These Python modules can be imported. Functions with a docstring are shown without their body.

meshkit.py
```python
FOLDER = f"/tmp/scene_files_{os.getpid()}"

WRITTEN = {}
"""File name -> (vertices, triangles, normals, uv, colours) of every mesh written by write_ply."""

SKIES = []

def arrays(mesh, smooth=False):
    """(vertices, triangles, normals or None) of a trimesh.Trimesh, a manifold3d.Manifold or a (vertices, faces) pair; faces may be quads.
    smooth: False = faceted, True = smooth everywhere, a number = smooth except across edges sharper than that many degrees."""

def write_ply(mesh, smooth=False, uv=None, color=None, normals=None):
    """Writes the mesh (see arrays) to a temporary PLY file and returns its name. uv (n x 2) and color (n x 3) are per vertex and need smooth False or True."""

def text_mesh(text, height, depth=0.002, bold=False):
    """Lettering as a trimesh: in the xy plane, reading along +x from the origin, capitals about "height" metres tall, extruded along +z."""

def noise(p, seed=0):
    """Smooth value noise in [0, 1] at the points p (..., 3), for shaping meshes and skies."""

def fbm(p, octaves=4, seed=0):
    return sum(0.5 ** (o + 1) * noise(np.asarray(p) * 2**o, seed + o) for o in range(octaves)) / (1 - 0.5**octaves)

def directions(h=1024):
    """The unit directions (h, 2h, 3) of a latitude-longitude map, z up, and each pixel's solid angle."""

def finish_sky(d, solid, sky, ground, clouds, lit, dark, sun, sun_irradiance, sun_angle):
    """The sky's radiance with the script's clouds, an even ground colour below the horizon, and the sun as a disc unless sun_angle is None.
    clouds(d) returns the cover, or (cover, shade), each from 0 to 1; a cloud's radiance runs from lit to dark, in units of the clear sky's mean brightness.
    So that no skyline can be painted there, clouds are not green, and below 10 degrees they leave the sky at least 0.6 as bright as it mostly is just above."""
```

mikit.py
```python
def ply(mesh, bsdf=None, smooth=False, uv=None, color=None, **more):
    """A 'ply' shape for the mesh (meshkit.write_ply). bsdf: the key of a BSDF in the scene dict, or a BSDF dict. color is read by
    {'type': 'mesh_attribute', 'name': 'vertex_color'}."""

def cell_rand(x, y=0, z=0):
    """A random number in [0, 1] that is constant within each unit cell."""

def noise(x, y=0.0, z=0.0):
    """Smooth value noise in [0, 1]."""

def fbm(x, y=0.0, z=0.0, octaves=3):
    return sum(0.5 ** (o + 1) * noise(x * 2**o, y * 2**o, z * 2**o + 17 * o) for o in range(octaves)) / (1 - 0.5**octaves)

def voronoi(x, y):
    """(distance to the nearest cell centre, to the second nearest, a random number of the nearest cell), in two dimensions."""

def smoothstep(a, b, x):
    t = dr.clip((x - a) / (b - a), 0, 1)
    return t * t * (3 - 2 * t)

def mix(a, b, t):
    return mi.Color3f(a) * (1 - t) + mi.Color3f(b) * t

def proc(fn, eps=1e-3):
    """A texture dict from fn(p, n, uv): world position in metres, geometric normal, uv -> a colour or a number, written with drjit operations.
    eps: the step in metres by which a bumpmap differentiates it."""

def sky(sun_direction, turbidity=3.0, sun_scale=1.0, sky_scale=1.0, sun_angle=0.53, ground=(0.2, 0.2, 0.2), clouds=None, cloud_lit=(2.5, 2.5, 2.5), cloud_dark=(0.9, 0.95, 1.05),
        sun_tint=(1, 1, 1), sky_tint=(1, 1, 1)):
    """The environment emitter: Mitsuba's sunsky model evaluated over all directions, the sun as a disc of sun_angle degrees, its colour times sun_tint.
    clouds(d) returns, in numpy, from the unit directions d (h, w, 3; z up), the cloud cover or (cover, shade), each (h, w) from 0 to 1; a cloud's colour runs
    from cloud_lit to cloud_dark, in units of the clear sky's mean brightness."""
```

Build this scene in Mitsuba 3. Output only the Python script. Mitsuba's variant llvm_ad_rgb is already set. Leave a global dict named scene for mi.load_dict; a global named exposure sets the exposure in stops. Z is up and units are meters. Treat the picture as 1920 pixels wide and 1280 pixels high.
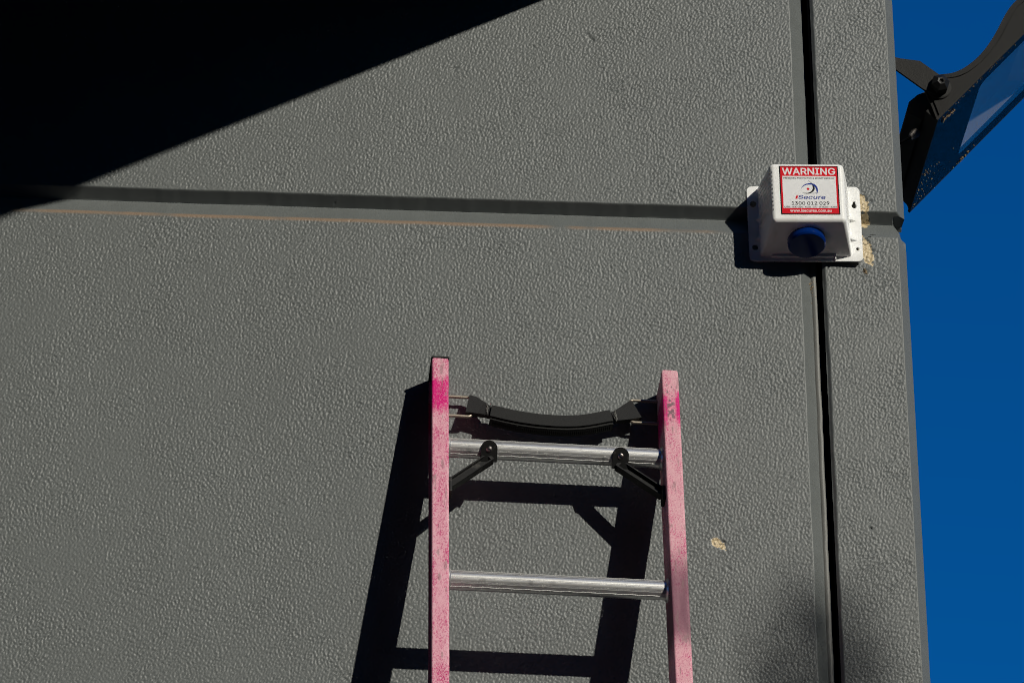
import math
import numpy as np
import trimesh
import manifold3d as m3
import shapely
import shapely.geometry as sg
from scipy.ndimage import gaussian_filter, map_coordinates
import drjit as dr
import mitsuba as mi
import mikit
import meshkit

T = mi.ScalarTransform4f
scene = {'type': 'scene'}
labels = {}

# ------------------------------------------------------------------ camera, sky, exposure
CAM = [-0.69985, -6.96080, 1.6]
FWD = [0.0915578, 0.9106504, 0.4029057]
UP = [-0.0286475, -0.4020289, 0.9151787]
SUN = np.array([0.645, -1.0, 0.5788])
exposure = 1.75
scene['camera'] = {
    'type': 'perspective', 'fov': math.degrees(2 * math.atan(960 / 7368.5)), 'fov_axis': 'x',
    'near_clip': 0.1, 'far_clip': 4000.0,
    'to_world': T().look_at(origin=CAM, target=[CAM[i] + FWD[i] for i in range(3)], up=UP)}
scene['sky'] = mikit.sky(SUN.tolist(), turbidity=2.5, sun_scale=1.0, sky_scale=0.30, sun_tint=(0.71, 0.88, 1.22),
                         sky_tint=(0.03, 1.08, 2.5), ground=(0.06, 0.06, 0.06))

# ------------------------------------------------------------------ helpers
noise, fbm, sstep, mix = mikit.noise, mikit.fbm, mikit.smoothstep, mikit.mix


def numbered(key):
    if key not in scene and key not in labels and not any(k.startswith(key + '__') for k in scene):
        return key
    i = 1
    while True:
        k = f'{key}_{i:03d}'
        if k not in scene and k not in labels and not any(q.startswith(k + '__') for q in scene):
            return k
        i += 1


def thing(name, label, category, group=None, kind=None):
    key = numbered(name)
    labels[key] = {'label': label, 'category': category}
    if group: labels[key]['group'] = group
    if kind: labels[key]['kind'] = kind
    return key


def obj(name, mesh, bsdf, parent=None, smooth=False, label=None, kind=None, **kw):
    key = numbered((parent + '__' if parent else '') + name)
    scene[key] = mikit.ply(mesh, bsdf, smooth=smooth, **kw)
    if label or kind:
        labels.setdefault(key, {})
        if label: labels[key]['label'] = label
        if kind: labels[key]['kind'] = kind
    return key


def tm(man):
    m = man.to_mesh()
    return trimesh.Trimesh(np.array(m.vert_properties[:, :3]), np.array(m.tri_verts), process=False)


def cat(ms):
    return trimesh.util.concatenate(ms)


def place(mesh, M):
    m = mesh.copy(); m.apply_transform(M); return m


def frame(o, ex, ey, ez):
    M = np.eye(4); M[:3, 0], M[:3, 1], M[:3, 2], M[:3, 3] = ex, ey, ez, o
    return M


def sphere(c, r, n=16):
    return m3.Manifold.sphere(r, n).translate([float(v) for v in c])


def hull(pts, n=16):
    """hull of spheres (x, y, z, r)"""
    return m3.Manifold.batch_hull([sphere(p[:3], p[3], n) for p in pts])


def rbox(x0, x1, y0, y1, z0, z1, r=.002, n=12):
    return hull([(x, y, z, r) for x in (x0 + r, x1 - r) for y in (y0 + r, y1 - r) for z in (z0 + r, z1 - r)], n)


def box(x0, x1, y0, y1, z0, z1):
    return m3.Manifold.cube([x1 - x0, y1 - y0, z1 - z0]).translate([x0, y0, z0])


def prism(poly, depth):
    """shapely polygon extruded 0..depth along z"""
    return trimesh.creation.extrude_polygon(poly, depth, engine='earcut')


def tube(pts, r, sides=10, cap=True):
    p = np.asarray(pts, float)
    t = np.gradient(p, axis=0); t /= np.linalg.norm(t, axis=1, keepdims=True) + 1e-12
    a0 = np.array([0, 0, 1.]) if abs(t[0, 2]) < .9 else np.array([1., 0, 0])
    a = np.cross(t[0], a0); a /= np.linalg.norm(a)
    A = []
    for i in range(len(p)):
        a = a - t[i] * (a @ t[i]); a /= np.linalg.norm(a); A.append(a)
    A = np.array(A); B = np.cross(t, A)
    ang = np.arange(sides) * 2 * np.pi / sides
    rr = np.broadcast_to(r, (len(p),))[:, None, None]
    v = (p[:, None] + rr * (np.cos(ang)[None, :, None] * A[:, None] + np.sin(ang)[None, :, None] * B[:, None])).reshape(-1, 3)
    i, j = np.meshgrid(np.arange(len(p) - 1), np.arange(sides), indexing='ij')
    q = np.stack([i * sides + j, i * sides + (j + 1) % sides, (i + 1) * sides + (j + 1) % sides, (i + 1) * sides + j], -1).reshape(-1, 4)
    f = np.vstack([q[:, [0, 1, 2]], q[:, [0, 2, 3]]])
    if cap:
        n = len(v); v = np.vstack([v, p[:1], p[-1:]])
        k = np.arange(sides); e = (len(p) - 1) * sides
        f = np.vstack([f, np.stack([np.full(sides, n), (k + 1) % sides, k], 1), np.stack([np.full(sides, n + 1), e + k, e + (k + 1) % sides], 1)])
    return trimesh.Trimesh(v, f, process=False)


# ------------------------------------------------------------------ materials
def bsdf(key, d):
    scene[key] = d


def pl(rgb, rough=.5, spec=.5, **k):
    return {'type': 'principled', 'base_color': rgb if isinstance(rgb, dict) else {'type': 'rgb', 'value': list(rgb)},
            'roughness': rough, 'specular': spec, **k}


def ell(x, z, cx, cz, rx, rz, rot=0.):
    c, s = math.cos(rot), math.sin(rot)
    u, v = (x - cx), (z - cz)
    return dr.sqrt(dr.square((u * c + v * s) / rx) + dr.square((-u * s + v * c) / rz))


PAINT = (.121, .131, .131)


def wall_paint(p, n, uv):
    x, z = p.x, p.z
    m = fbm(x * 3.1, z * 2.3, 1.7, 3) - .5
    m2 = fbm(x * 60, z * 45, 4.2, 2) - .5
    st_ = fbm(x * 22, z * 1.1, 6.1, 3) - .5
    col = mi.Color3f(PAINT) * (1 + .16 * m + .10 * m2 + .10 * st_)
    # rusty weathered line along the lower arris of the horizontal groove
    w = noise(x * 9, 3.3, 0) * .6 + noise(x * 31, 8.3, 0) * .4
    line = sstep(.0062, .0018, dr.abs(z - 4.9295 + .0015 * (noise(x * 17, 1.1, 5.) - .5))) * sstep(.18, .55, w) * sstep(.47, .40, x)
    col = mix(col, mi.Color3f(.235, .165, .115), line * .9)
    # bare filler where the coating has come off
    k = (noise(x * 160, z * 160, 2.) - .5) * .55 + (noise(x * 420, z * 420, 7.) - .5) * .35 + (noise(x * 60, z * 60, 5.) - .5) * .5
    d = dr.minimum(ell(x, z, .7060, 5.001, .0135, .0225), ell(x, z, .7060, 4.971, .0165, .016))
    d = dr.minimum(d, ell(x, z, .7085, 4.897, .0115, .030, .18))
    d = dr.minimum(d, ell(x, z, .3925, 4.2705, .0165, .0085, -.55))
    bare = sstep(1.0, .9, d + k)
    grain = noise(x * 520, z * 520, 1.) * .6 + noise(x * 190, z * 190, 3.) * .4
    fill = mix((.50, .39, .22), (.68, .56, .37), grain) * (1 - .55 * sstep(.64, .80, noise(x * 330, z * 330, 9.)))
    rim = sstep(.16, .0, dr.abs(d + k - 1.0)) * sstep(.46, .36, x)
    col = mix(col, fill, bare)
    return mix(col, (.42, .41, .38), rim * .6)


bsdf('wall_paint', {'type': 'twosided', 'b': pl(mikit.proc(wall_paint), .46, .36)})
bsdf('slot_dark', {'type': 'twosided', 'b': pl((.03, .03, .03), .8, .2)})
bsdf('sealant_grey', pl(mikit.proc(lambda p, n, uv: mi.Color3f(.135, .135, .128) * (.9 + .25 * fbm(p.x * 90, p.z * 18, 2., 2))), .5, .4))
bsdf('asphalt', pl(mikit.proc(lambda p, n, uv: mi.Color3f(.05, .05, .05) * (.7 + .6 * fbm(p.x * 30, p.y * 30, 0., 3))), .9, .2))
bsdf('plastic_white', pl(mikit.proc(lambda p, n, uv: mix((.87, .87, .86), (.70, .69, .64), sstep(.5, .85, fbm(p.x * 60, p.z * 40, p.y * 30, 3)) * .55)), .42, .3))
bsdf('print_black', pl((.012, .012, .013), .6, .12))
bsdf('print_red', pl((.66, .004, .016), .6, .12))
bsdf('print_white', pl((.80, .80, .81), .6, .12))
bsdf('print_navy', pl((.012, .035, .26), .6, .12))
bsdf('print_grey', pl((.45, .46, .48), .6, .12))
bsdf('lens_blue', pl((.0006, .018, .130), .14, .25))
bsdf('steel', {'type': 'roughconductor', 'material': 'Cr', 'alpha': .22, 'specular_reflectance': {'type': 'rgb', 'value': [.9, .84, .74]}})
bsdf('rubber', pl((.0075, .0075, .0075), .6, .3))
bsdf('wire_steel', pl((.42, .37, .30), .42, .5, metallic=.75))
bsdf('webbing', pl(mikit.proc(lambda p, n, uv: mi.Color3f(.012, .012, .013) * (.6 + .8 * sstep(-.2, .6, dr.sin(p.z * 3900 + p.x * 1300)))), .7, .3))
bsdf('thread', pl((.16, .16, .15), .7, .3))
bsdf('abs_black', pl(mikit.proc(lambda p, n, uv: mix((.008, .008, .008), (.045, .043, .038), sstep(.58, .85, fbm(p.x * 120, p.z * 120, p.y * 60, 3)))), .48, .3))
bsdf('powder_black', {'type': 'bumpmap', 'b': {**mikit.proc(lambda p, n, uv: noise(p.x * 900, p.z * 900, p.y * 900) + .6 * noise(p.x * 420, p.z * 420, p.y * 420), 3e-4)}, 'scale': .00022,
                      'n': pl(mikit.proc(lambda p, n, uv: mi.Color3f(.0145, .014, .0135) * (.8 + .5 * fbm(p.x * 40, p.z * 40, p.y * 40, 3))), .6, .16)})
bsdf('glass_black', {'type': 'roughplastic', 'int_ior': 1.045, 'alpha': .03, 'diffuse_reflectance': mikit.proc(lambda p, n, uv: mix((.003, .003, .004), (.20, .16, .12), sstep(.66, .95, fbm(p.x * 55, p.z * 55, p.y * 55, 4)) * .07))})
bsdf('glass_pane', {'type': 'thindielectric', 'int_ior': 1.12})
bsdf('reflector', pl((.62, .63, .64), .35, .5))
bsdf('led_plate', {'type': 'bumpmap', 'b': mikit.proc(lambda p, n, uv: dr.sin(uv.x * 700) * dr.sin(uv.y * 700), 3e-4), 'scale': .0012, 'n': pl((.62, .63, .64), .35, .4)})
bsdf('dirt', pl(mikit.proc(lambda p, n, uv: mix((.16, .11, .06), (.42, .33, .22), noise(p.x * 700, p.z * 700, p.y * 700))), .9, .2))
bsdf('canopy_metal', pl((.05, .05, .05), .5, .4))
bsdf('leaf', {'type': 'twosided', 'b': pl((.05, .08, .03), .6, .3)})
bsdf('bark', pl((.10, .075, .05), .9, .2))

# ladder frame: x across, y through the rail towards the wall, z up along the rail; origin at the top front corner of the left rail
LO = np.array([-.162074, -.0735105, 4.6087216])
LR = np.array([[.99966112, -.01031043, .02390267], [.00366803, .96484803, .26278283], [-.02577185, -.26260611, .96455889]])
LM = frame(LO, LR[:, 0], LR[:, 1], LR[:, 2])


def ladder_local(p):
    q = p - mi.Point3f(*LO.tolist())
    return [q.x * float(LR[0, i]) + q.y * float(LR[1, i]) + q.z * float(LR[2, i]) for i in range(3)]


def rail_paint(p, n, uv):
    w, y, v = ladder_local(p)
    right = sstep(.2, .25, w)
    # worn glass fibres: fine criss-cross strands of pale fibre over pink resin
    a = noise(w * 900 + v * 260, v * 330 - w * 120, y * 200)
    b = noise(w * 700 - v * 330, v * 420 + w * 200, y * 200 + 9)
    c = noise(w * 1300, v * 1100, y * 500 + 3)
    e = fbm(w * 60, v * 22, y * 40 + 5., 3)
    d_ = noise(w * 1500 - v * 900, v * 1400 + w * 500, y * 300 + 2)
    s = .32 * a + .32 * b + .18 * c + .18 * d_ + .36 * (e - .5)
    s = mix(mi.Color3f(s), mi.Color3f(s * .80 + .13), right).x
    worn = sstep(.22, .66, s)
    pink = mix((.50, .045, .165), (.72, .39, .46), worn)
    pink = mix(pink, (.70, .40, .43), right * .55 * sstep(.3, .6, s))
    # bands of unfaded paint
    j = (noise(w * 500, v * 260, 4.) - .5) * .018 + (noise(w * 120, v * 60, 8.) - .5) * .012
    bl = sstep(-.040, -.062, v + j) * sstep(-.142, -.108, v + j) * (1 - right)
    inside = dr.minimum(sstep(.4555, .449, w) + sstep(.4650, .4705, w), 1.)
    br = sstep(-.045, -.070, v + j) * sstep(-.150, -.108, v + j) * right * (.25 + .75 * inside)
    fresh = mix((.62, .004, .17), (.68, .16, .32), sstep(.52, .74, s))
    pink = mix(pink, fresh, dr.maximum(bl, br))
    # grey rubbed marks near the top of the right rail and grime lower down
    g = sstep(.55, .72, noise(w * 210, v * 240, 2.)) * sstep(.4480, .4545, w) * sstep(.469, .463, w) * sstep(-.025, -.04, v) * sstep(-.135, -.11, v) * right
    pink = mix(pink, (.13, .10, .11), g * .8)
    gr = sstep(-.40, -.50, v) * sstep(-.66, -.60, v) * right * (.62 + .36 * fbm(w * 90, v * 9, 3., 3))
    pink = mix(pink, (.14, .055, .085), gr)
    sc = sstep(.66, .78, fbm(w * 150, v * 35, 11., 3))
    return mix(pink, (.22, .15, .15), sc * .5)


bsdf('fibreglass', pl(mikit.proc(rail_paint), .6, .25))


def alu(p, n, uv):
    w, y, v = ladder_local(p)
    return mi.Color3f(.88, .87, .85) * (.82 + .3 * fbm(w * 9, v * 8, 1., 3)) * (1 - .30 * sstep(.62, .8, fbm(w * 70, y * 60, v * 60, 3)))


bsdf('aluminium', pl(mikit.proc(alu), .34, .5, metallic=.84))

# ------------------------------------------------------------------ setting: ground
labels['ground'] = {'label': 'dark asphalt yard at the foot of the grey wall, below the picture', 'category': 'ground', 'kind': 'structure'}
scene['ground'] = mikit.ply((np.array([[-80, -120, 0], [80, -120, 0], [80, 40, 0], [-80, 40, 0.]]), np.array([[0, 1, 2, 3]])), 'asphalt')

# ------------------------------------------------------------------ the precast concrete wall
XA, XB = .5750, .6065           # right arris of the left panels and inner end of their bevel
XC, XD, XE, XF = .6190, .6245, .7740, .7925   # column: slot side, left arris, right arris, side face
ZU, ZG, ZL = 4.9850, 4.9668, 4.9290           # groove: upper arris, deepest line, lower arris
GD = .024


def relief():
    """orange-peel texture on a regular grid (metres of height), x from -1.1, z from 3.88"""
    st = .0008
    X0, Z0 = -1.10, 3.86
    nx, nz = int(1.92 / st), int(1.70 / st)
    rng = np.random.default_rng(7)
    fx = np.fft.rfftfreq(nx)[None]; fz = np.fft.fftfreq(nz)[:, None]

    def band(sl, ss, ang, hi=1.9):
        c, s = math.cos(ang), math.sin(ang)
        u, v = fx * c + fz * s, -fx * s + fz * c
        k = lambda a: np.exp(-2 * np.pi ** 2 * ((u * ss * a / st) ** 2 + (v * sl * a / st) ** 2))
        g = np.fft.irfft2(np.fft.rfft2(rng.standard_normal((nz, nx)).astype(np.float32)) * (k(1) - k(hi)), (nz, nx))
        return g / g.std()

    a = band(.0019, .00112, math.radians(24)); b = band(.0019, .00112, math.radians(-30)); c = band(.00135, .0012, 0)
    lo = gaussian_filter(rng.standard_normal((nz // 4, nx // 4)), .008 / st / 4); lo /= lo.std()
    am = gaussian_filter(rng.standard_normal((nz // 8, nx // 8)), .030 / st / 8); am /= am.std()
    zz, xx = np.meshgrid(np.linspace(0, 1, nz), np.linspace(0, 1, nx), indexing='ij')
    up = lambda f: map_coordinates(f, [zz * (f.shape[0] - 1), xx * (f.shape[1] - 1)], order=1)
    m = 1 / (1 + np.exp(-2.5 * up(lo)))
    g = a * m + b * (1 - m) + .8 * c
    g /= g.std()
    g = g - .35 * np.log1p(np.exp(-2.2 * (g + .4)))          # deeper, narrower creases
    fine = band(.0011, .0009, 0)
    h = (g * (1 + .17 * np.clip(up(am), -2.5, 2.5)) * .240 + .04 * fine) * .001
    return h, X0, Z0, st


RH, RX0, RZ0, RST = relief()


def rel(x, z):
    return map_coordinates(RH, [(z - RZ0) / RST, (x - RX0) / RST], order=1, mode='nearest')


def grid_mesh(xs, zs, yfun):
    x, z = np.meshgrid(xs, zs)
    y = yfun(x, z)
    n, m = x.shape
    v = np.stack([x, y, z], -1).reshape(-1, 3)
    i, j = np.meshgrid(np.arange(n - 1), np.arange(m - 1), indexing='ij')
    a = (i * m + j).ravel()
    f = np.stack([a, a + 1, a + m + 1, a + m], 1)          # faces -y
    f = np.vstack([f[:, [0, 1, 2]], f[:, [0, 2, 3]]])
    return trimesh.Trimesh(v, f, process=False)


def lin(a, b, step):
    return np.linspace(a, b, max(2, int(round(abs(b - a) / step)) + 1))


def join(*s):
    return np.unique(np.round(np.concatenate(s), 6))


def sst(a, b, x):
    t = np.clip((x - a) / (b - a), 0, 1); return t * t * (3 - 2 * t)


def wob(t, seed, amp, f1=14., f2=60.):
    t = np.asarray(t); o = np.zeros_like(t)
    q = np.stack([t * f1, o + seed, o], -1); r = np.stack([t * f2, o + seed, o + 3], -1)
    return amp * ((meshkit.noise(q) - .5) * 1.3 + (meshkit.noise(r) - .5) * .9)


_r = np.random.default_rng(31)
PITS = [(.1641, 5.3551, .004, .0022), (.1585, 5.362, .003, .0018), (.1690, 5.350, .0035, .0020), (.1725, 5.3465, .002, .0022), (-.1117, 5.2714, .004, .0016), (-.106, 5.275, .003, .0014),
        (.6895, 4.3089, .0026, .0030), (.6871, 4.3254, .0016, .002), (.7231, 5.0081, .003, .003), (.7222, 4.8988, .0026, .003), (.7039, 4.8539, .0036, .0035)]
PITS += [(float(_r.uniform(-1, .57)), float(_r.uniform(3.98, 5.4)), float(_r.uniform(.0011, .002)), float(_r.uniform(.001, .002))) for _ in range(34)]


def chips(x, z):
    d = np.minimum(np.hypot((x - .7055) / .0115, (z - 5.001) / .0215), np.hypot((x - .7085) / .0115, (z - 4.897) / .030))
    d = np.minimum(d, np.hypot((x - .3925) / .015, (z - 4.2705) / .0085))
    o = .0020 * sst(1.05, .85, d)
    for px, pz, pr, pd in PITS:
        o = o + pd * np.exp(-((x - px) ** 2 + (z - pz) ** 2) / pr ** 2)
    return o


def wall_y(x, z, column, upper):
    """depth of the wall surface (positive into the wall)"""
    zw = z + wob(x, 1 if upper else 2, .0008)
    xw = x + wob(z, 5 if column else 3, .0017 if column else .0012, 8., 45.)
    if upper:
        dz = np.clip((ZU - zw) / (ZU - ZG), 0, 1); edge = zw - ZU
    else:
        dz = np.clip((zw - ZL) / (ZG - ZL), 0, 1); edge = ZL - zw
        dz = np.where(dz > 0, dz, 0)
    y = GD * dz
    if column:
        left = np.clip((XD - xw) / (XD - XC), 0, 1) * .006
        right = np.clip((x - XE) / (XF - XE), 0, 1) * (XF - XE)
        if not upper:   # the lower column panel rounds over at its top right corner
            right = right + .018 * sst(4.905, 4.966, z) * sst(XE - .004, XF, x)
        y = np.maximum(y, np.maximum(left, right)); edge = np.minimum(edge, np.minimum(xw - XD, XE - x))
    else:
        y = np.maximum(y, np.clip((xw - XA) / (XB - XA), 0, 1) * .030); edge = np.minimum(edge, XA - xw)
    if column:      # the groove is broken open where it meets the corner
        nz = sst(4.9775, 4.9755, z) * sst(4.930, 4.938, z - .10 * (XF - x))
        y = y + .030 * sst(.7715, .7745, x + .35 * (z - 4.966)) * nz
    mask = sst(-.001, .007, edge)
    t = rel(x, z) * sst(5.53, 5.50, z) * sst(3.91, 3.94, z) * sst(-1.07, -1.03, x)
    return y - t * (.10 + .90 * mask) + chips(x, z)


wall = thing('concrete_wall', 'grey textured concrete corner wall with a horizontal groove and a vertical joint', 'wall')
S = .0015
zu = join(lin(ZG, ZU, .0016), lin(ZU, 5.52, S), [5.6, 5.8, 6.2, 6.8, 7.6])
zl = join([0, 1, 2, 3, 3.5, 3.8, 3.9], lin(3.93, ZL, S), lin(ZL, ZG, .0016))
xl = join([-5, -4, -3, -2, -1.5, -1.2, -1.1], lin(-1.045, XA, S), lin(XA, XB, .0016))
xc = join(lin(XC, XD, .0011), lin(XD, XE, S), lin(XE, XF, .0017))
for nm_, xs, column in (('panel', xl, False), ('column_panel', xc, True)):
    for upper in (True, False):
        g = grid_mesh(xs, zu if upper else zl, lambda x, z: wall_y(x, z, column, upper))
        lab = {(False, True): 'upper left wall panel partly in deep shadow', (False, False): 'large lower wall panel behind the ladder',
               (True, True): 'narrow upper corner panel beside the floodlight', (True, False): 'narrow lower corner panel under the alarm box'}[(column, upper)]
        obj(nm_, g, 'wall_paint', wall, smooth=True, label=lab)
# core behind the panels (joint floors, returns, side wall)
core = [box(XC, XC + .05, .0265, .057, 0, 7.6), box(-5, XB, .032, .20, 0, 7.6), box(XC, XF - .008, .058, .20, 0, 7.6)]
obj('core', cat([tm(c) for c in core]), 'slot_dark', wall)
obj('joint_backing', tm(box(XB, XC + .004, .14, .16, 0, 7.6)), 'slot_dark', wall)
zs_ = [(0, ZL - .004), (ZU + .004, 7.6)]
obj('side_wall', cat([tm(box(XF - .06, XF, .0185, 6.0, a, b)) for a, b in zs_]), 'wall_paint', wall)
sp = [(.6035 + wob(np.array([z]), 9, .0016, 9, 40)[0], .0285, z) for z in np.linspace(3.5, 4.915, 120)]
obj('joint_sealant', tube(sp, .0085, 14), 'sealant_grey', wall, smooth=True)

# ------------------------------------------------------------------ canopy overhead (its edge casts the diagonal shadow)
aw = thing('awning', 'flat dark metal awning above the picture that shades the upper left of the wall', 'awning')
Za = 5.612
top = sg.Polygon([(.428, .0), (-.738, -2.2), (-5, -2.2), (-5, .0)])
obj('deck', place(prism(top, .06), np.array([[1, 0, 0, 0], [0, 1, 0, -.003], [0, 0, 1, Za], [0, 0, 0, 1.]])), 'canopy_metal', aw)
obj('fascia', tm(box(-5, -.775, -2.24, -2.203, Za - .02, Za + .16)), 'canopy_metal', aw)


# ------------------------------------------------------------------ unseen buildings added behind the viewer to cut sky fill on the wall
bsdf('dark_brick', pl(mikit.proc(lambda p, n, uv: mix((.07, .045, .035), (.11, .075, .06), fbm(p.x * 5 + p.y * 5, p.z * 11, 0., 3))), .85, .2))
bsdf('window_glass', pl((.02, .025, .03), .08, .6))


def block(label, x0, x1, y0, y1, h, face, us):
    b = thing('added_brick_building', label, 'building')
    obj('wall', tm(box(x0, x1, y0, y1, 0, h)), 'dark_brick', b)
    rf_ = obj('roof', tm(box(x0 - .3, x1 + .3, y0 - .3, y1 + .3, h + .002, h + .5)), 'canopy_metal', b)
    for z in (1.2, 5.2, 9.2, 13.2):
        for u in us:
            q = box(u, u + 2.2, y1 + .003, y1 + .08, z, z + 1.8) if face == 'y' else box(x0 - .08, x0 - .003, u, u + 2.2, z, z + 1.8)
            obj('window', tm(q), 'window_glass', b)


block('tall dark brick building added to block sky light, unseen behind and left of the viewer', -34, 6.2, -30, -14, 20, 'y', np.arange(-30, 4, 6.0))
block('tall dark brick building added to block sky light, unseen behind and right of the viewer', 12, 40, -13, -1.5, 22, 'x', np.arange(-11.5, -3.5, 3.8))
block('low dark brick building added to block low sky light in the gap, unseen behind the viewer', 6.8, 40, -42, -26, 13, 'y', np.arange(9, 36, 6.0))

# ------------------------------------------------------------------ slender tree whose tip throws the soft shadow low on the wall
tr = thing('conifer_tree', 'slender dark conifer standing in the yard behind the viewer, opposite the wall', 'tree')
rng = np.random.default_rng(11)
tip = np.array([5.082, -7.0, 8.27])
obj('trunk', tube([(tip[0], tip[1], 0), (tip[0] + .03, tip[1], 3), (tip[0], tip[1], 6), (tip[0], tip[1], 7.8)], [.14, .10, .05, .012], 10), 'bark', tr, smooth=True)
N1, N2 = 1000, 12000
q = np.concatenate([rng.random(N1) ** .62 * 1.2, 1.0 + rng.random(N2) * 5.2])
N = N1 + N2
rad = (.10 + .12 * np.minimum(q, 3)) * np.sqrt(rng.random(N))
ph = rng.random(N) * 2 * np.pi
c = tip + np.stack([rad * np.cos(ph), rad * np.sin(ph), -q], -1)
d1 = rng.standard_normal((N, 3)); d1 /= np.linalg.norm(d1, axis=1, keepdims=True)
d2 = np.cross(d1, rng.standard_normal((N, 3))); d2 /= np.linalg.norm(d2, axis=1, keepdims=True)
v = np.stack([c - d1 * .035, c + d2 * .012, c + d1 * .035, c - d2 * .012], 1).reshape(-1, 3)
obj('crown', (v, np.arange(4 * N).reshape(-1, 4)), 'leaf', tr)

# ------------------------------------------------------------------ ladder
lad = thing('extension_ladder', 'worn pink fibreglass ladder with aluminium rungs leaning against the grey wall', 'ladder')
W1, W2, DEP = .4436, .0326, .078
LEN = 4.74


def profile(outward):
    """C channel: flanges along x, web on the side given (0 = right edge, 1 = left edge)"""
    fl = .0326
    o = sg.box(0, 0, fl, DEP).buffer(-.004).buffer(.004, quad_segs=4)
    i = sg.box(-.02, .0055, fl - .005, DEP - .0055).buffer(-.002).buffer(.002, quad_segs=3)
    p = o.difference(i)
    if outward:
        p = shapely.affinity.scale(p, -1, 1, origin=(fl / 2, 0))
    return p


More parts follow.
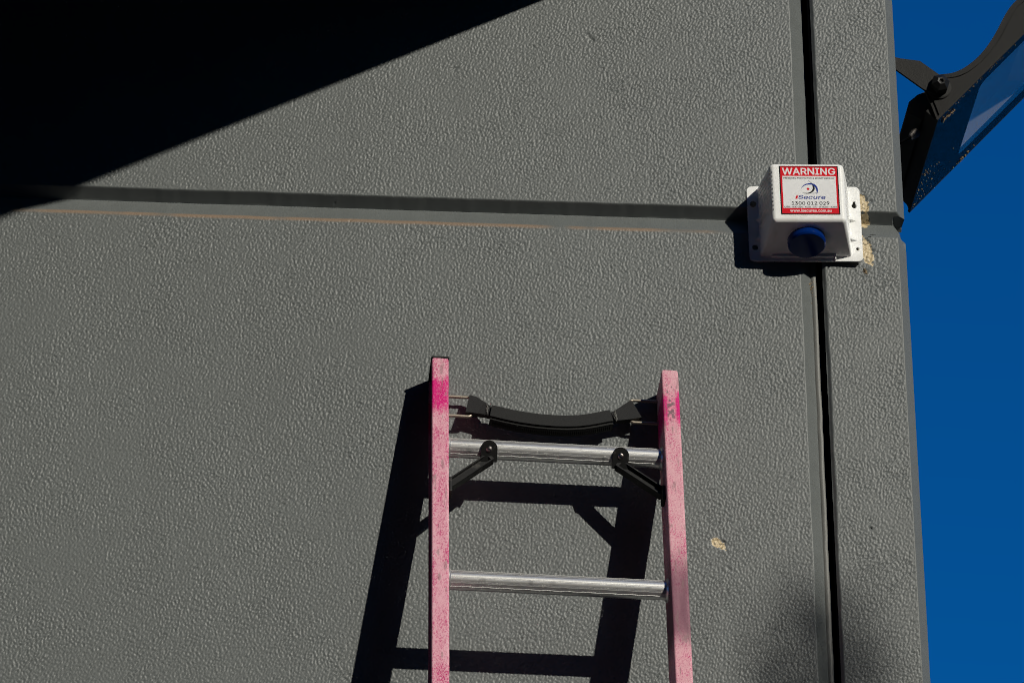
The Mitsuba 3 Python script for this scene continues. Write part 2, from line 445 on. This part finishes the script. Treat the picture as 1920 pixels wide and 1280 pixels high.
for k in (0, 1):
    body = tm(m3.Manifold.extrude(m3.CrossSection([np.array(sg.polygon.orient(profile(k)).exterior.coords)[:-1]]), LEN).translate([0, 0, -LEN]))
    m = m3.Manifold(m3.Mesh(np.array(body.vertices, np.float32), np.array(body.faces, np.uint32)))
    # rounded top corners
    x_in = 0 if k else .0326
    cut = sg.box(-.01, -.05, .05, .02).difference(sg.box(0, -1, .0326, 0).buffer(-.006).buffer(.006, quad_segs=5))
    cutm = tm(m3.Manifold.extrude(m3.CrossSection([np.array(sg.polygon.orient(g).exterior.coords)[:-1] for g in getattr(cut, 'geoms', [cut])]), .3))
    R_ = np.array([[1, 0, 0, 0], [0, 0, -1, .15], [0, 1, 0, 0], [0, 0, 0, 1.]])
    cm = place(cutm, R_)
    cm = m3.Manifold(m3.Mesh(np.array(cm.vertices, np.float32), np.array(cm.faces, np.uint32)))
    m = m - cm
    mesh = tm(m)
    mesh.apply_translation([W1 if k else 0, 0, 0])
    key = obj('rail', place(mesh, LM), 'fibreglass', lad, smooth=35, label='right pink rail with grey scuffs near its top' if k else 'left pink rail with a bright magenta band and a dark cap')
    x0 = W1 if k else 0
    if k == 0:
        obj('end_cap', place(tm(rbox(x0 - .0012, x0 + .0338, -.0012, DEP + .001, -.001, .0045, .0022)), LM), 'rubber', key, smooth=40)
    obj('foot', place(tm(rbox(x0 - .012, x0 + .045, -.02, DEP + .02, -LEN - .02, -LEN + .05, .006)), LM), 'rubber', key, smooth=40)


def rung_profile():
    pts = []
    ribs = [-107, -73, -43, -17, 17, 43, 73, 107, 150, 180, 210]
    for i in range(360):
        a = i * 1.0 - 180
        d = min(abs((a - r + 180) % 360 - 180) for r in ribs)
        r = .0186
        if d < 2.2: r += .0003
        elif d < 5.0: r -= .0004 * (1 - (d - 2.2) / 2.8)
        t = math.radians(a)
        pts.append((-r * math.cos(t), r * math.sin(t)))     # angle 0 faces the front, 90 is up
    return [(x, min(y, .0160)) for x, y in pts]


RP = sg.Polygon(rung_profile()).buffer(0)
rm = prism(RP, W1 - .0326)
# prism axis z -> ladder x ; profile x -> ladder y ; profile y -> ladder z
RA = np.array([[0, 0, 1, 0], [1, 0, 0, 0], [0, 1, 0, 0], [0, 0, 0, 1.]])
rm = place(rm, RA); rm.apply_translation([.0326, .039, 0])
ca, sa = math.cos(-.30), math.sin(-.30)
for i in range(15):
    z = -.1855 - .3072 * i
    mesh = rm.copy(); mesh.apply_translation([0, 0, z])
    key = obj('rung', place(mesh, LM), 'aluminium', lad, smooth=18)
    if i < 4:
        for x0 in (.0326, W1 - .004):
            ring = trimesh.creation.revolve([(.0175, 0), (.0232, 0), (.0232, .0022), (.0205, .0052), (.0175, .0052)], sections=40)
            if x0 > .1: ring.apply_transform(np.diag([1, 1, -1, 1.])); ring.apply_translation([0, 0, .004])
            ring = place(ring, RA); ring.apply_translation([x0, .039, z])
            obj('ferrule', place(ring, LM), 'aluminium', key, smooth=35)

# braces from the top rung to the rails
for k in (0, 1):
    sx = 1 if k == 0 else -1
    cx, cz = (.1110, -.1855) if k == 0 else (.3615, -.1860)
    mv, uv_ = np.array([0, -.777, -.629]), np.array([0, -.629, .777])
    prof = sg.box(-.0155, -.0225, .0155, .003).union(sg.Point(0, .003).buffer(.0155, quad_segs=10)).buffer(-.001).buffer(.001, quad_segs=3)
    cl = prism(prof, .0125)
    cl = place(cl, frame(np.array([cx, .039, cz]) + mv * .0105, [1, 0, 0], uv_, mv))
    b = lad
    key = obj('brace', place(cl, LM), 'abs_black', b, smooth=35, label='black plastic brace under the left end of the top rung' if k == 0 else 'black plastic brace under the right end of the top rung')
    end = np.array([.0345, .037, -.2780]) if k == 0 else np.array([.4420, .037, -.2720])
    st_ = np.array([cx + .004 * sx, .037, -.2070])
    d = end - st_; L = np.linalg.norm(d); d /= L
    up = np.array([0, 1., 0]); sd = np.cross(up, d)
    ch = m3.Manifold.cube([L, .018, .018]).translate([0, -.009, -.009]) - m3.Manifold.cube([L - .012, .013, .0130]).translate([.006, -.0145, -.0065])
    M = frame(st_, d, up, sd)
    obj('arm', place(place(tm(ch), M), LM), 'abs_black', key, smooth=30)
    ft = rbox(.0328, .0400, .014, .040, -.306, -.272, .002) if k == 0 else rbox(.4370, .4434, .014, .040, -.300, -.266, .002)
    obj('pad', place(tm(ft), LM), 'abs_black', key, smooth=40)
    rv = trimesh.creation.revolve([(0, .0), (.0058, .0), (.0058, .0012), (.0042, .0030), (.0022, .0034), (.0018, .0012), (0, .001)] if k == 0 else [(0, 0), (.0058, 0), (.0056, .0014), (.0036, .0032), (0, .0036)], sections=24)
    rv = place(rv, frame(np.array([cx, .039, cz]) + mv * .0230 + uv_ * .0015, [1, 0, 0], uv_, mv))
    obj('rivet', place(rv, LM), 'steel', key, smooth=35)

# strap between two wire loops
for k in (0, 1):
    if k == 0: xa, xb, zt, zb = .0326, .0790, -.0622, -.1085
    else: xa, xb, zt, zb = W1, .3925, -.0480, -.1020
    s = 1 if k == 0 else -1
    rr = .007
    pts = [(xa - s * .004, .039, zt)] + [(xb - s * rr + s * rr * math.sin(a), .039, zt - rr + rr * math.cos(a)) for a in np.linspace(0, math.pi / 2, 7)]
    pts += [(xb - s * rr + s * rr * math.cos(a), .039, zb + rr - rr * math.sin(a)) for a in np.linspace(0, math.pi / 2, 7)] + [(xa - s * .004, .039, zb)]
    fine_ = [np.array(pts[0])]
    obj('wire_loop', place(tube([(a + .003 * s, b + .0265, c + .0212) for a, b, c in pts], .0032, 12), LM), 'wire_steel', lad, smooth=40, label='left steel wire loop holding the black strap' if k == 0 else 'right steel wire loop holding the black strap')


def ribbon(path, hts, n0, n1):
    """band: path of (x, z) centres, heights, between depths n0 (front) and n1"""
    p = np.array(path); h = np.broadcast_to(np.array(hts, float), (len(p),))
    t = np.gradient(p, axis=0); t /= np.linalg.norm(t, axis=1, keepdims=True); nn = np.stack([-t[:, 1], t[:, 0]], 1)
    n0 = np.broadcast_to(n0, (len(p),)); n1 = np.broadcast_to(n1, (len(p),))
    up, lo = p + nn * h[:, None] / 2, p - nn * h[:, None] / 2
    v = np.stack([np.c_[up[:, 0], n0, up[:, 1]], np.c_[lo[:, 0], n0, lo[:, 1]], np.c_[lo[:, 0], n1, lo[:, 1]], np.c_[up[:, 0], n1, up[:, 1]]], 1).reshape(-1, 3)
    f = []
    for i in range(len(p) - 1):
        for j in range(4):
            a, b = i * 4 + j, i * 4 + (j + 1) % 4
            f += [[a, b, b + 4], [a, b + 4, a + 4]]
    e = (len(p) - 1) * 4
    f += [[0, 2, 1], [0, 3, 2], [e, e + 1, e + 2], [e, e + 2, e + 3]]
    return trimesh.Trimesh(v, f, process=False)


SB = np.eye(4); SB[:3, 3] = [.0044, .0290, .0232]
SM_ = LM @ SB
st1 = ribbon([(.0690, -.0850), (.080, -.0870), (.095, -.0935), (.108, -.0998), (.116, -.103)], [.043, .041, .032, .0235, .022], [.0280, .028, .028, .027, .027], [.0435, .043, .040, .038, .038])
st2 = ribbon([(.3965, -.0765), (.391, -.0790), (.374, -.0880), (.358, -.0960), (.350, -.099)], [.044, .043, .034, .0245, .022], [.0280, .028, .028, .027, .027], [.0435, .043, .040, .038, .038])
sk = obj('strap', place(st1, SM_), 'webbing', lad, label='left end of the black webbing strap')
obj('strap', place(st2, SM_), 'webbing', lad, label='right end of the black webbing strap')
xs_ = np.linspace(.1135, .3465, 40)
cz_ = np.interp(xs_, [.1135, .140, .168, .205, .24, .265, .29, .32, .3465], [-.1045, -.1115, -.1170, -.1212, -.1222, -.1213, -.1180, -.1100, -.1010])
cz_ = gaussian_filter(cz_, 1.5, mode='nearest')
sl = obj('rubber_sleeve', place(ribbon(np.c_[xs_, cz_], .0265, .0200, .0250), SM_), 'rubber', sk, smooth=30, label='thick black rubber sleeve with a toothed underside')
bk = ribbon(np.c_[xs_, cz_ - .003], .0290, .0251, .0465)
obj('sleeve_back', place(bk, SM_), 'rubber', sk, smooth=30)
teeth = []
for i in range(58):
    x = .116 + i * (.345 - .116) / 57
    zc = np.interp(x, xs_, cz_) - .0180
    t_ = trimesh.creation.cone(.0021, .0042, sections=6); t_.apply_transform(np.diag([1, 4.2, -1, 1.]))
    t_.apply_translation([x, .0362, zc]); teeth.append(t_)
obj('tooth_row', place(cat(teeth), SM_), 'rubber', sk, kind='stuff')
thr = []
rng = np.random.default_rng(5)
for x0, z0, n in ((.1075, -.0985, 5), (.3555, -.0975, 7)):
    for i in range(n):
        p0 = np.array([x0 + rng.normal(0, .001), .0255, z0 + .012 - .002 * i])
        pp = [p0 + np.array([rng.normal(0, .0012), -.0006 * j, -.0042 * j]) for j in range(5)]
        thr.append(tube(pp, .0004, 5))
obj('loose_thread', place(cat(thr), SM_), 'thread', sk, kind='stuff')

# ------------------------------------------------------------------ alarm siren
sir = thing('alarm_siren', 'white boxy alarm siren with a red and white warning sticker and blue strobe', 'alarm box')
ya, ti = math.radians(2.8), math.radians(.35)
ex = np.array([math.cos(ya) * math.cos(ti), -math.sin(ya) * math.cos(ti), math.sin(ti)])
eo = np.array([-math.sin(ya), -math.cos(ya), 0.])
ev = np.cross(eo, ex) * -1
ev = np.cross(ex, eo); ev = ev if ev[2] > 0 else -ev
SO = np.array([.5858, -.0050, 4.9490])
SM = frame(SO, ex, ev, eo)           # local (u right, v up, w out)
if np.linalg.det(SM[:3, :3]) < 0: raise ValueError('left-handed')
bp = sg.box(-.1128, -.0815, .1128, .0815).buffer(-.010).buffer(.010, quad_segs=8)
holes = [sg.Point(.1008, .0395).buffer(.0052).union(sg.box(.0982, .0395, .1034, .0495)), sg.Point(.1030, -.0545).buffer(.0036), sg.Point(-.1010, -.0520).buffer(.0062)]
for h in holes: bp = bp.difference(h)
base = prism(bp, .0042)
obj('base_plate', place(base, SM), 'plastic_white', sir, smooth=30)
r1, r2 = .0095, .004
cover = hull([(u, v, .0042, r2) for u in (-.0875, .0860) for v in (-.0675, .0745)] +
             [(u, v, .0908, r1) for u in (-.0682, .0610) for v in (-.0330, .0770)], 24)
cover = cover.trim_by_plane([0, 0, 1], .0043)
cuts = []
for i in range(10):
    vv = .0660 - i * .0090
    for s in (-1, 1):
        cuts.append(m3.Manifold.cube([.012, .0042, .090]).translate([-.006, -.0021, 0]).rotate([0, -s * 9.5, 0]).translate([(-.0930 if s < 0 else .0900), vv, .012]).rotate([0, 0, 0]))
ncut = m3.Manifold()
for c_ in cuts: ncut = ncut + c_
cover = cover - ncut
ck = obj('cover', place(tm(cover), SM), 'plastic_white', sir, smooth=32)
# strobe lens on the sloping underside
un = np.array([0, -.0908 + .0042, -.0330 + .0675]); un = np.array([0, -.94, .0]) + 0 * un
sl_d = np.array([0, .0290, .0866]); sl_d /= np.linalg.norm(sl_d)          # along the underside, outward
nrm = np.array([0, -sl_d[2], sl_d[1]])                                     # pointing down and slightly out
lens = trimesh.creation.revolve([(.0378, -.004), (.0378, .0085), (.0371, .0130), (.0345, .0162), (.030, .0172), (.018, .0180), (0, .0182)], sections=64)
LC = np.array([-.0045, -.0565, .0490])
lens = place(lens, frame(LC, [1, 0, 0], np.cross(nrm, [1, 0, 0]), nrm))
obj('strobe_lens', place(lens, SM), 'lens_blue', sir, smooth=28, label='round dark blue strobe lens under the box')
for s in (-1, 1):
    for vz in (.0105, -.0320):
        a = .0895 if s > 0 else -.0895
        w_ = np.array([[a * 1.0, vz - .0045, .004], [a, vz + .0045, .004], [a + s * .0145, vz - .0045, .004], [a - s * .003, vz - .0045, .016], [a - s * .003, vz + .0045, .016]])
        g_ = trimesh.convex.convex_hull(w_)
        obj('gusset', place(g_, SM), 'plastic_white', sir)
for u_, v_, hr in ((-.1015, .0415, .0062),):
    h_ = trimesh.creation.revolve([(0, .0030), (.0018, .0034), (hr, .0030), (hr, .0008), (.0035, 0)][::-1], sections=24)
    h_.apply_translation([u_, v_, .0042]); obj('screw', place(h_, SM), 'dirt', sir, smooth=35)
obj('clip', place(tm(box(.0560, .0580, -.0800, -.0655, .0040, .0120)), SM), 'plastic_white', sir)
obj('drip_lip', place(tm(rbox(-.0700, .0550, -.0752, -.0712, .0038, .0120, .0012)), SM), 'plastic_white', sir, smooth=35)

# sticker
U0, U1, V0, V1 = -.0588, .0578, -.0262, .0796
SW, SH = U1 - U0, V1 - V0
F = .1007


def sheet(s0, s1, t0, t1, w0, dep=.00025):
    return tm(box(U0 + s0 * SW, U0 + s1 * SW, V1 - t1 * SH, V1 - t0 * SH, w0, w0 + dep))


stk = obj('sticker', place(sheet(0, 1, 0, 1, F), SM), 'print_black', sir, label='square warning sticker with red border')
obj('red_field', place(sheet(.019, .981, .020, .980, F + .0004), SM), 'print_red', stk)
obj('white_field', place(sheet(.047, .953, .213, .872, F + .0008), SM), 'print_white', stk)


def words(text, s0, s1, tb, hgt, w0, key, bold=False, shear=0.):
    m = meshkit.text_mesh(text, .01, .00025, bold)
    lo, hi = m.bounds
    m.apply_translation([-lo[0], 0, 0])
    sx, sy = (s1 - s0) * SW / (hi[0] - lo[0]), hgt * SH / .0103
    A = np.eye(4); A[0, 0], A[1, 1] = sx, sy
    m.apply_transform(A)
    if shear:
        A = np.eye(4); A[0, 1] = shear; m.apply_transform(A)
    m.apply_translation([U0 + s0 * SW, V1 - tb * SH, w0])
    return place(m, SM)


Fw = F + .0012
obj('lettering', words('WARNING', .050, .950, .180, .135, Fw - .0004, 0, True), 'print_white', stk)
obj('lettering', words('PREMISES PROTECTED & MONITORED BY', .065, .935, .274, .034, Fw, 0, True), 'print_black', stk)
obj('lettering', words('i', .248, .290, .684, .075, Fw, 0, True, .30), 'print_red', stk)
obj('lettering', words('Secure', .296, .758, .684, .075, Fw, 0, True, .25), 'print_navy', stk)
obj('lettering', words('1300 012 029', .185, .825, .806, .068, Fw, 0, True), 'print_black', stk)
obj('lettering', words('ALARMS - MONITORING - ACCESS - CCTV - INTERCOMS - GUARDS', .055, .945, .864, .032, Fw, 0, True), 'print_black', stk)
obj('lettering', words('www.isecureu.com.au', .155, .855, .948, .055, Fw - .0004, 0, True), 'print_white', stk)


def st2uv(s, t):
    return (U0 + s * SW, V1 - t * SH)


def blade(pts, widths):
    """tapering curved stroke in sticker coordinates"""
    from scipy.interpolate import CubicSpline
    p = np.array([st2uv(*q) for q in pts]); k = np.linspace(0, 1, len(p)); kk = np.linspace(0, 1, 40)
    c = CubicSpline(k, p)(kk); w = CubicSpline(k, np.array(widths) * SW)(kk)
    t = np.gradient(c, axis=0); t /= np.linalg.norm(t, axis=1, keepdims=True); n = np.stack([-t[:, 1], t[:, 0]], 1)
    w = np.maximum(w, .0002)[:, None] / 2
    poly = sg.Polygon(np.vstack([c + n * w, (c - n * w)[::-1]])).buffer(0)
    gs = [g for g in getattr(poly, 'geoms', [poly]) if g.area > 1e-9]
    m = cat([prism(g, .00025) for g in gs]); m.apply_translation([0, 0, Fw])
    return place(m, SM)


obj('emblem', blade([(.352, .490), (.400, .415), (.475, .378), (.560, .385), (.612, .440), (.628, .520), (.612, .590)], [.002, .014, .024, .030, .034, .026, .002]), 'print_navy', stk)
obj('emblem', blade([(.375, .545), (.43, .570), (.50, .560), (.550, .520), (.572, .460), (.555, .395), (.520, .340), (.480, .300)], [.002, .012, .022, .030, .036, .018, .008, .003]), 'print_black', stk)
ds_ = sg.Point(*st2uv(.475, .480)).buffer(.0026)
dm = prism(ds_, .00025); dm.apply_translation([0, 0, Fw]); obj('emblem', place(dm, SM), 'print_red', stk)
obj('emblem', blade([(.530, .580), (.60, .560), (.670, .545)], [.004, .014, .002]), 'print_grey', stk)

# ------------------------------------------------------------------ floodlight on the side face
fl = thing('floodlight', 'black floodlight on a bracket at the wall corner, facing down, against the blue sky', 'floodlight')
G = np.array([.8901, .1000, 5.2501])
dsv = np.array([.6886, 0, .7251]); dsv /= np.linalg.norm(dsv)
et = np.array([math.sin(math.radians(3.2)), math.cos(math.radians(3.2)), 0])
dsv = dsv - et * (dsv @ et); dsv /= np.linalg.norm(dsv)
hn = np.cross(dsv, et); hn = hn if hn[2] > 0 else -hn       # into the lamp (up-left)
FW_, FL_ = .435, .47


def fp(s, t, h):
    return G + s * dsv + t * et + h * hn


def fslab(poly, t0, t1):
    """polygon in (s, h), between t0 and t1"""
    m = prism(poly, t1 - t0)
    M = frame(G + t0 * et, dsv, hn, et)
    m = place(m, M)
    return m


curve = [(.47, .018), (.42, .040), (.385, .0515), (.350, .0555), (.325, .0585), (.306, .0590), (.290, .0565), (.270, .0505), (.245, .0430), (.222, .0375), (.190, .0325), (.162, .0315), (.140, .0335), (.125, .0365), (.101, .0460), (.0726, .0690), (.040, .0800), (.009, .0790), (-.010, .066), (-.012, .040)]
from scipy.interpolate import splprep, splev
_c = np.array(curve[:17]); _t, _ = splprep(_c.T, s=2e-6, k=3); curve = list(zip(*[a.tolist() for a in splev(np.linspace(0, 1, 60), _t)])) + curve[17:]
prof = sg.Polygon([(0, 0), (.47, 0)] + curve)
prof = prof.difference(sg.Polygon([(-.2, -.1), (-.029, -.05), (0, 0), (.0205, .036), (.045, .080), (.045, .2), (-.2, .2)]))
prof = max(getattr(prof, 'geoms', [prof]), key=lambda g: g.area)
prof = prof.buffer(.003, quad_segs=3).buffer(-.003, quad_segs=3)
for t0, s_ in ((0, 0), (FW_ - .012, 1)):
    k_ = obj('side_plate', fslab(prof, t0 + .004, t0 + .012), 'powder_black', fl, smooth=25)
    ip = prof.intersection(shapely.affinity.translate(prof, 0, -.0135)).buffer(-.0012).buffer(.0004); ip = max(getattr(ip, 'geoms', [ip]), key=lambda g: g.area)
    rb = prof.difference(shapely.affinity.translate(prof, 0, -.0115)).intersection(sg.box(.035, .004, .44, .2))
    rb = max(getattr(rb, 'geoms', [rb]), key=lambda g: g.area)
    if s_ == 0: obj('rim', fslab(rb, t0 + .0006, t0 + .0038), 'powder_black', k_, smooth=25)
    if s_ == 0: obj('face_plate', fslab(ip, t0, t0 + .0038), 'powder_black', k_, smooth=25)
# housing between the plates: gear box part and finned LED part with a hollow behind the window
WS0, WS1, WT0, WT1 = .146, .400, .045, .382
hp = sg.Polygon([(0.001, .001), (.469, .001), (.469, .030), (.13, .030), (.06, .030), (.003, .030)])
hm = fslab(hp, .0122, FW_ - .0122)
gb = sg.Polygon([(-.003, .0305), (.120, .0305), (.100, .042), (.066, .062), (.035, .075), (.010, .077), (-.011, .066)]).buffer(-.004).buffer(.004)
obj('gear_box', fslab(gb, .045, FW_ - .045), 'powder_black', fl, smooth=25)
hm = m3.Manifold(m3.Mesh(np.array(hm.vertices, np.float32), np.array(hm.faces, np.uint32)))
pk = trimesh.convex.convex_hull(np.array([fp(s, t, h) for s, t, h in [(WS0 - .003, WT0 - .003, -.001), (WS1 + .003, WT0 - .003, -.001), (WS1 + .003, WT1 + .003, -.001), (WS0 - .003, WT1 + .003, -.001), (WS0 + .022, WT0 + .034, .0265), (WS1 - .064, WT0 + .034, .0265), (WS1 - .064, WT1 - .054, .0265), (WS0 + .022, WT1 - .054, .0265)]]))
pkm = m3.Manifold(m3.Mesh(np.array(pk.vertices, np.float32), np.array(pk.faces, np.uint32)))
hk = obj('housing', tm(hm - pkm), 'powder_black', fl, smooth=20)
fins = []
for i in range(16):
    t0 = .03 + i * .025
    fins.append(fslab(sg.Polygon([(.25, .0302), (.46, .0302), (.44, .040), (.40, .044), (.30, .046)]), t0, t0 + .003))
for f_ in fins: obj('fin', f_, 'powder_black', hk)


def quad(pts):
    return (np.array(pts), np.array([[0, 1, 2, 3]]))


A0 = [fp(WS0, WT0, .0012), fp(WS1, WT0, .0012), fp(WS1, WT1, .0012), fp(WS0, WT1, .0012)]
B0 = [fp(WS0 + .026, WT0 + .038, .0245), fp(WS1 - .068, WT0 + .038, .0245), fp(WS1 - .068, WT1 - .058, .0245), fp(WS0 + .026, WT1 - .058, .0245)]
bsdf('reflector2', {'type': 'twosided', 'b': {'type': 'ref', 'id': 'reflector'}})
bsdf('led2', {'type': 'twosided', 'b': {'type': 'ref', 'id': 'led_plate'}})
rf = cat([trimesh.Trimesh(np.array([A0[i], A0[(i + 1) % 4], B0[(i + 1) % 4], B0[i]]), [[0, 1, 2], [0, 2, 3]], process=False) for i in range(4)])
obj('reflector', rf, 'reflector2', fl)
scene[fl + '__led_plate'] = mikit.ply(quad(B0), 'led2', smooth=True, uv=np.array([[0, 0], [.16, 0], [.16, .24], [0, .24]]))
gl = sg.box(.001, .001, .469, FW_ - .001).buffer(-.006).buffer(.006)
win = sg.box(WS0, WT0, WS1, WT1).buffer(-.02).buffer(.02, quad_segs=6)
gm = prism(gl.difference(win), .003)
GM = frame(G - .0032 * hn, dsv, et, hn)
gm = place(gm, GM)
bk_ = obj('glass_border', gm, 'glass_black', fl, label='glossy black printed border of the lamp glass')
pm = prism(win.buffer(-.0003), .0005)
pv = np.array(win.buffer(-.0002).exterior.coords)[:-1]
pane = trimesh.Trimesh(np.vstack([[fp((WS0 + WS1) / 2, (WT0 + WT1) / 2, -.0025)], [fp(s, t, -.0025) for s, t in pv]]), [[0, i + 1, (i + 1) % len(pv) + 1] for i in range(len(pv))], process=False)
obj('window_pane', pane, 'glass_pane', fl, label='clear window of the lamp glass showing the bright reflector')
bz = sg.box(-.0025, -.0012, .4725, FW_ + .0025).difference(sg.box(.0006, .0006, .4694, FW_ - .0006))
bm = prism(bz, .0055); GM2 = frame(G - .0038 * hn, dsv, et, hn); bm = place(bm, GM2)
obj('bezel', bm, 'powder_black', fl)
# bracket: two arms and a base strip on the side wall
arm = sg.Polygon([(.7940, 5.386), (.820, 5.3805), (.859, 5.3765), (.897, 5.347), (.914, 5.330), (.910, 5.305), (.888, 5.300), (.8634, 5.3117), (.8165, 5.3485), (.7940, 5.366)]).buffer(-.002).buffer(.002)
XZ = np.array([[1, 0, 0, 0], [0, 0, 1, 0], [0, 1, 0, 0], [0, 0, 0, 1.]])
bkt = obj('bracket', tm(box(.7935, .7985, .088, .55, 5.352, 5.390)), 'powder_black', fl)
for yy, xo in ((.0905, 0), (.5400, .024)):
    a_ = place(prism(arm, .0055), XZ); a_.apply_translation([0, yy, 0])
    obj('arm', a_, 'powder_black', bkt, smooth=20)
bc = np.array([.8968, .0905, 5.3205])
wsh = trimesh.creation.revolve([(0, 0), (.0265, 0), (.0265, .004), (.022, .006), (0, .006)], sections=40)
knob = trimesh.creation.revolve([(.0048, .0185), (.0048, .0235), (.0085, .0240), (.0195, .0150), (.0200, .004), (.0200, 0), (0, 0)][::-1], sections=6)
inn = trimesh.creation.cylinder(.0050, .001, sections=6); inn.apply_translation([0, 0, .0186])
ax = frame(bc, [1, 0, 0], [0, 0, 1], [0, -1, 0])
rot = np.eye(4); a_ = math.radians(12); rot[:2, :2] = [[math.cos(a_), -math.sin(a_)], [math.sin(a_), math.cos(a_)]]
kb = obj('bolt', place(place(knob, rot), ax), 'abs_black', bkt, label='black hexagonal pivot bolt with a socket hole')
obj('socket', place(place(inn, rot), ax), 'slot_dark', kb)
obj('washer', place(wsh, frame(bc + np.array([0, .0090, 0]), [1, 0, 0], [0, 0, 1], [0, -1, 0])), 'powder_black', kb, smooth=35)
# cable gland and cable at the lower end
gp = fp(-.012, .085, .030)
gd = -dsv
gx = np.cross(gd, et); 
gland = trimesh.creation.revolve([(0, 0), (.0105, 0), (.0105, .007), (.0085, .011), (.0085, .014), (.0060, .018), (.003, .019), (0, .019)], sections=28)
obj('cable_gland', place(gland, frame(gp, np.cross(et, gd), et, gd)), 'steel', fl, smooth=35)
cp = [gp + gd * .015, gp + gd * .03 + np.array([-.004, 0, 0]), gp + np.array([-.040, .004, -.030]), np.array([.793, .20, gp[2] - .030])]
tt = np.linspace(0, 1, 24)[:, None]
cb = (1 - tt) ** 3 * cp[0] + 3 * (1 - tt) ** 2 * tt * cp[1] + 3 * (1 - tt) * tt ** 2 * cp[2] + tt ** 3 * cp[3]
obj('cable', tube(cb, .0034, 10), 'rubber', fl, smooth=True)
# dirt crumbs lying along the edges of the lamp
rng = np.random.default_rng(21)
cr = []
def crumb(p, r):
    s = trimesh.creation.icosphere(0, r); s.vertices *= 1 + .5 * (rng.random((len(s.vertices), 3)) - .5); s.apply_translation(p); cr.append(s)
for i in range(46):
    crumb(fp(.02 + rng.random() * .04, .035 + rng.normal(0, .004), -.0045 - rng.random() * .002), .0006 + .0012 * rng.random())
for i in range(60):
    crumb(fp(.004 + rng.exponential(.025), .25 + rng.random() * .17, -.004), .0005 + .0011 * rng.random())
for i in range(40):
    crumb(fp(rng.random() * .25, .004 + abs(rng.normal(0, .008)), -.0045), .0005 + .0008 * rng.random())
for i in range(36):
    crumb(fp(.17 + rng.normal(0, .012), .424 + rng.normal(0, .006), -.0042), .0007 + .0011 * rng.random())
obj('dirt', cat(cr), 'dirt', fl, kind='stuff')

# insect debris and threads in the joint under the alarm box
cr = []
for i in range(70):
    z = 4.838 - rng.exponential(.022)
    crumb(np.array([.592 + rng.normal(0, .006), .019 + rng.random() * .004, z]), .0006 + .0014 * rng.random())
for i in range(14):
    crumb(np.array([.7045 + rng.normal(0, .0025), -.0005, 4.853 + rng.normal(0, .004)]), .0006 + .0012 * rng.random())
for i in range(10):
    crumb(np.array([.604 + rng.normal(0, .003), .022, rng.uniform(4.0, 4.75)]), .0006 + .0008 * rng.random())
obj('debris', cat(cr), 'dirt', wall, kind='stuff')
hs = [[(.7215, .0165, 4.9515), (.729, .0145, 4.948), (.736, .010, 4.938), (.738, .006, 4.934), (.730, .004, 4.935), (.724, .004, 4.936), (.7175, .003, 4.934)], [(.7125, .000, 4.9270), (.716, -.001, 4.9295), (.7195, .000, 4.929)], [(.7235, .010, 4.980), (.7205, .013, 4.976), (.7200, .017, 4.971)]]
obj('dark_thread', cat([tube(h, .0007, 6) for h in hs]), 'rubber', wall, kind='stuff')
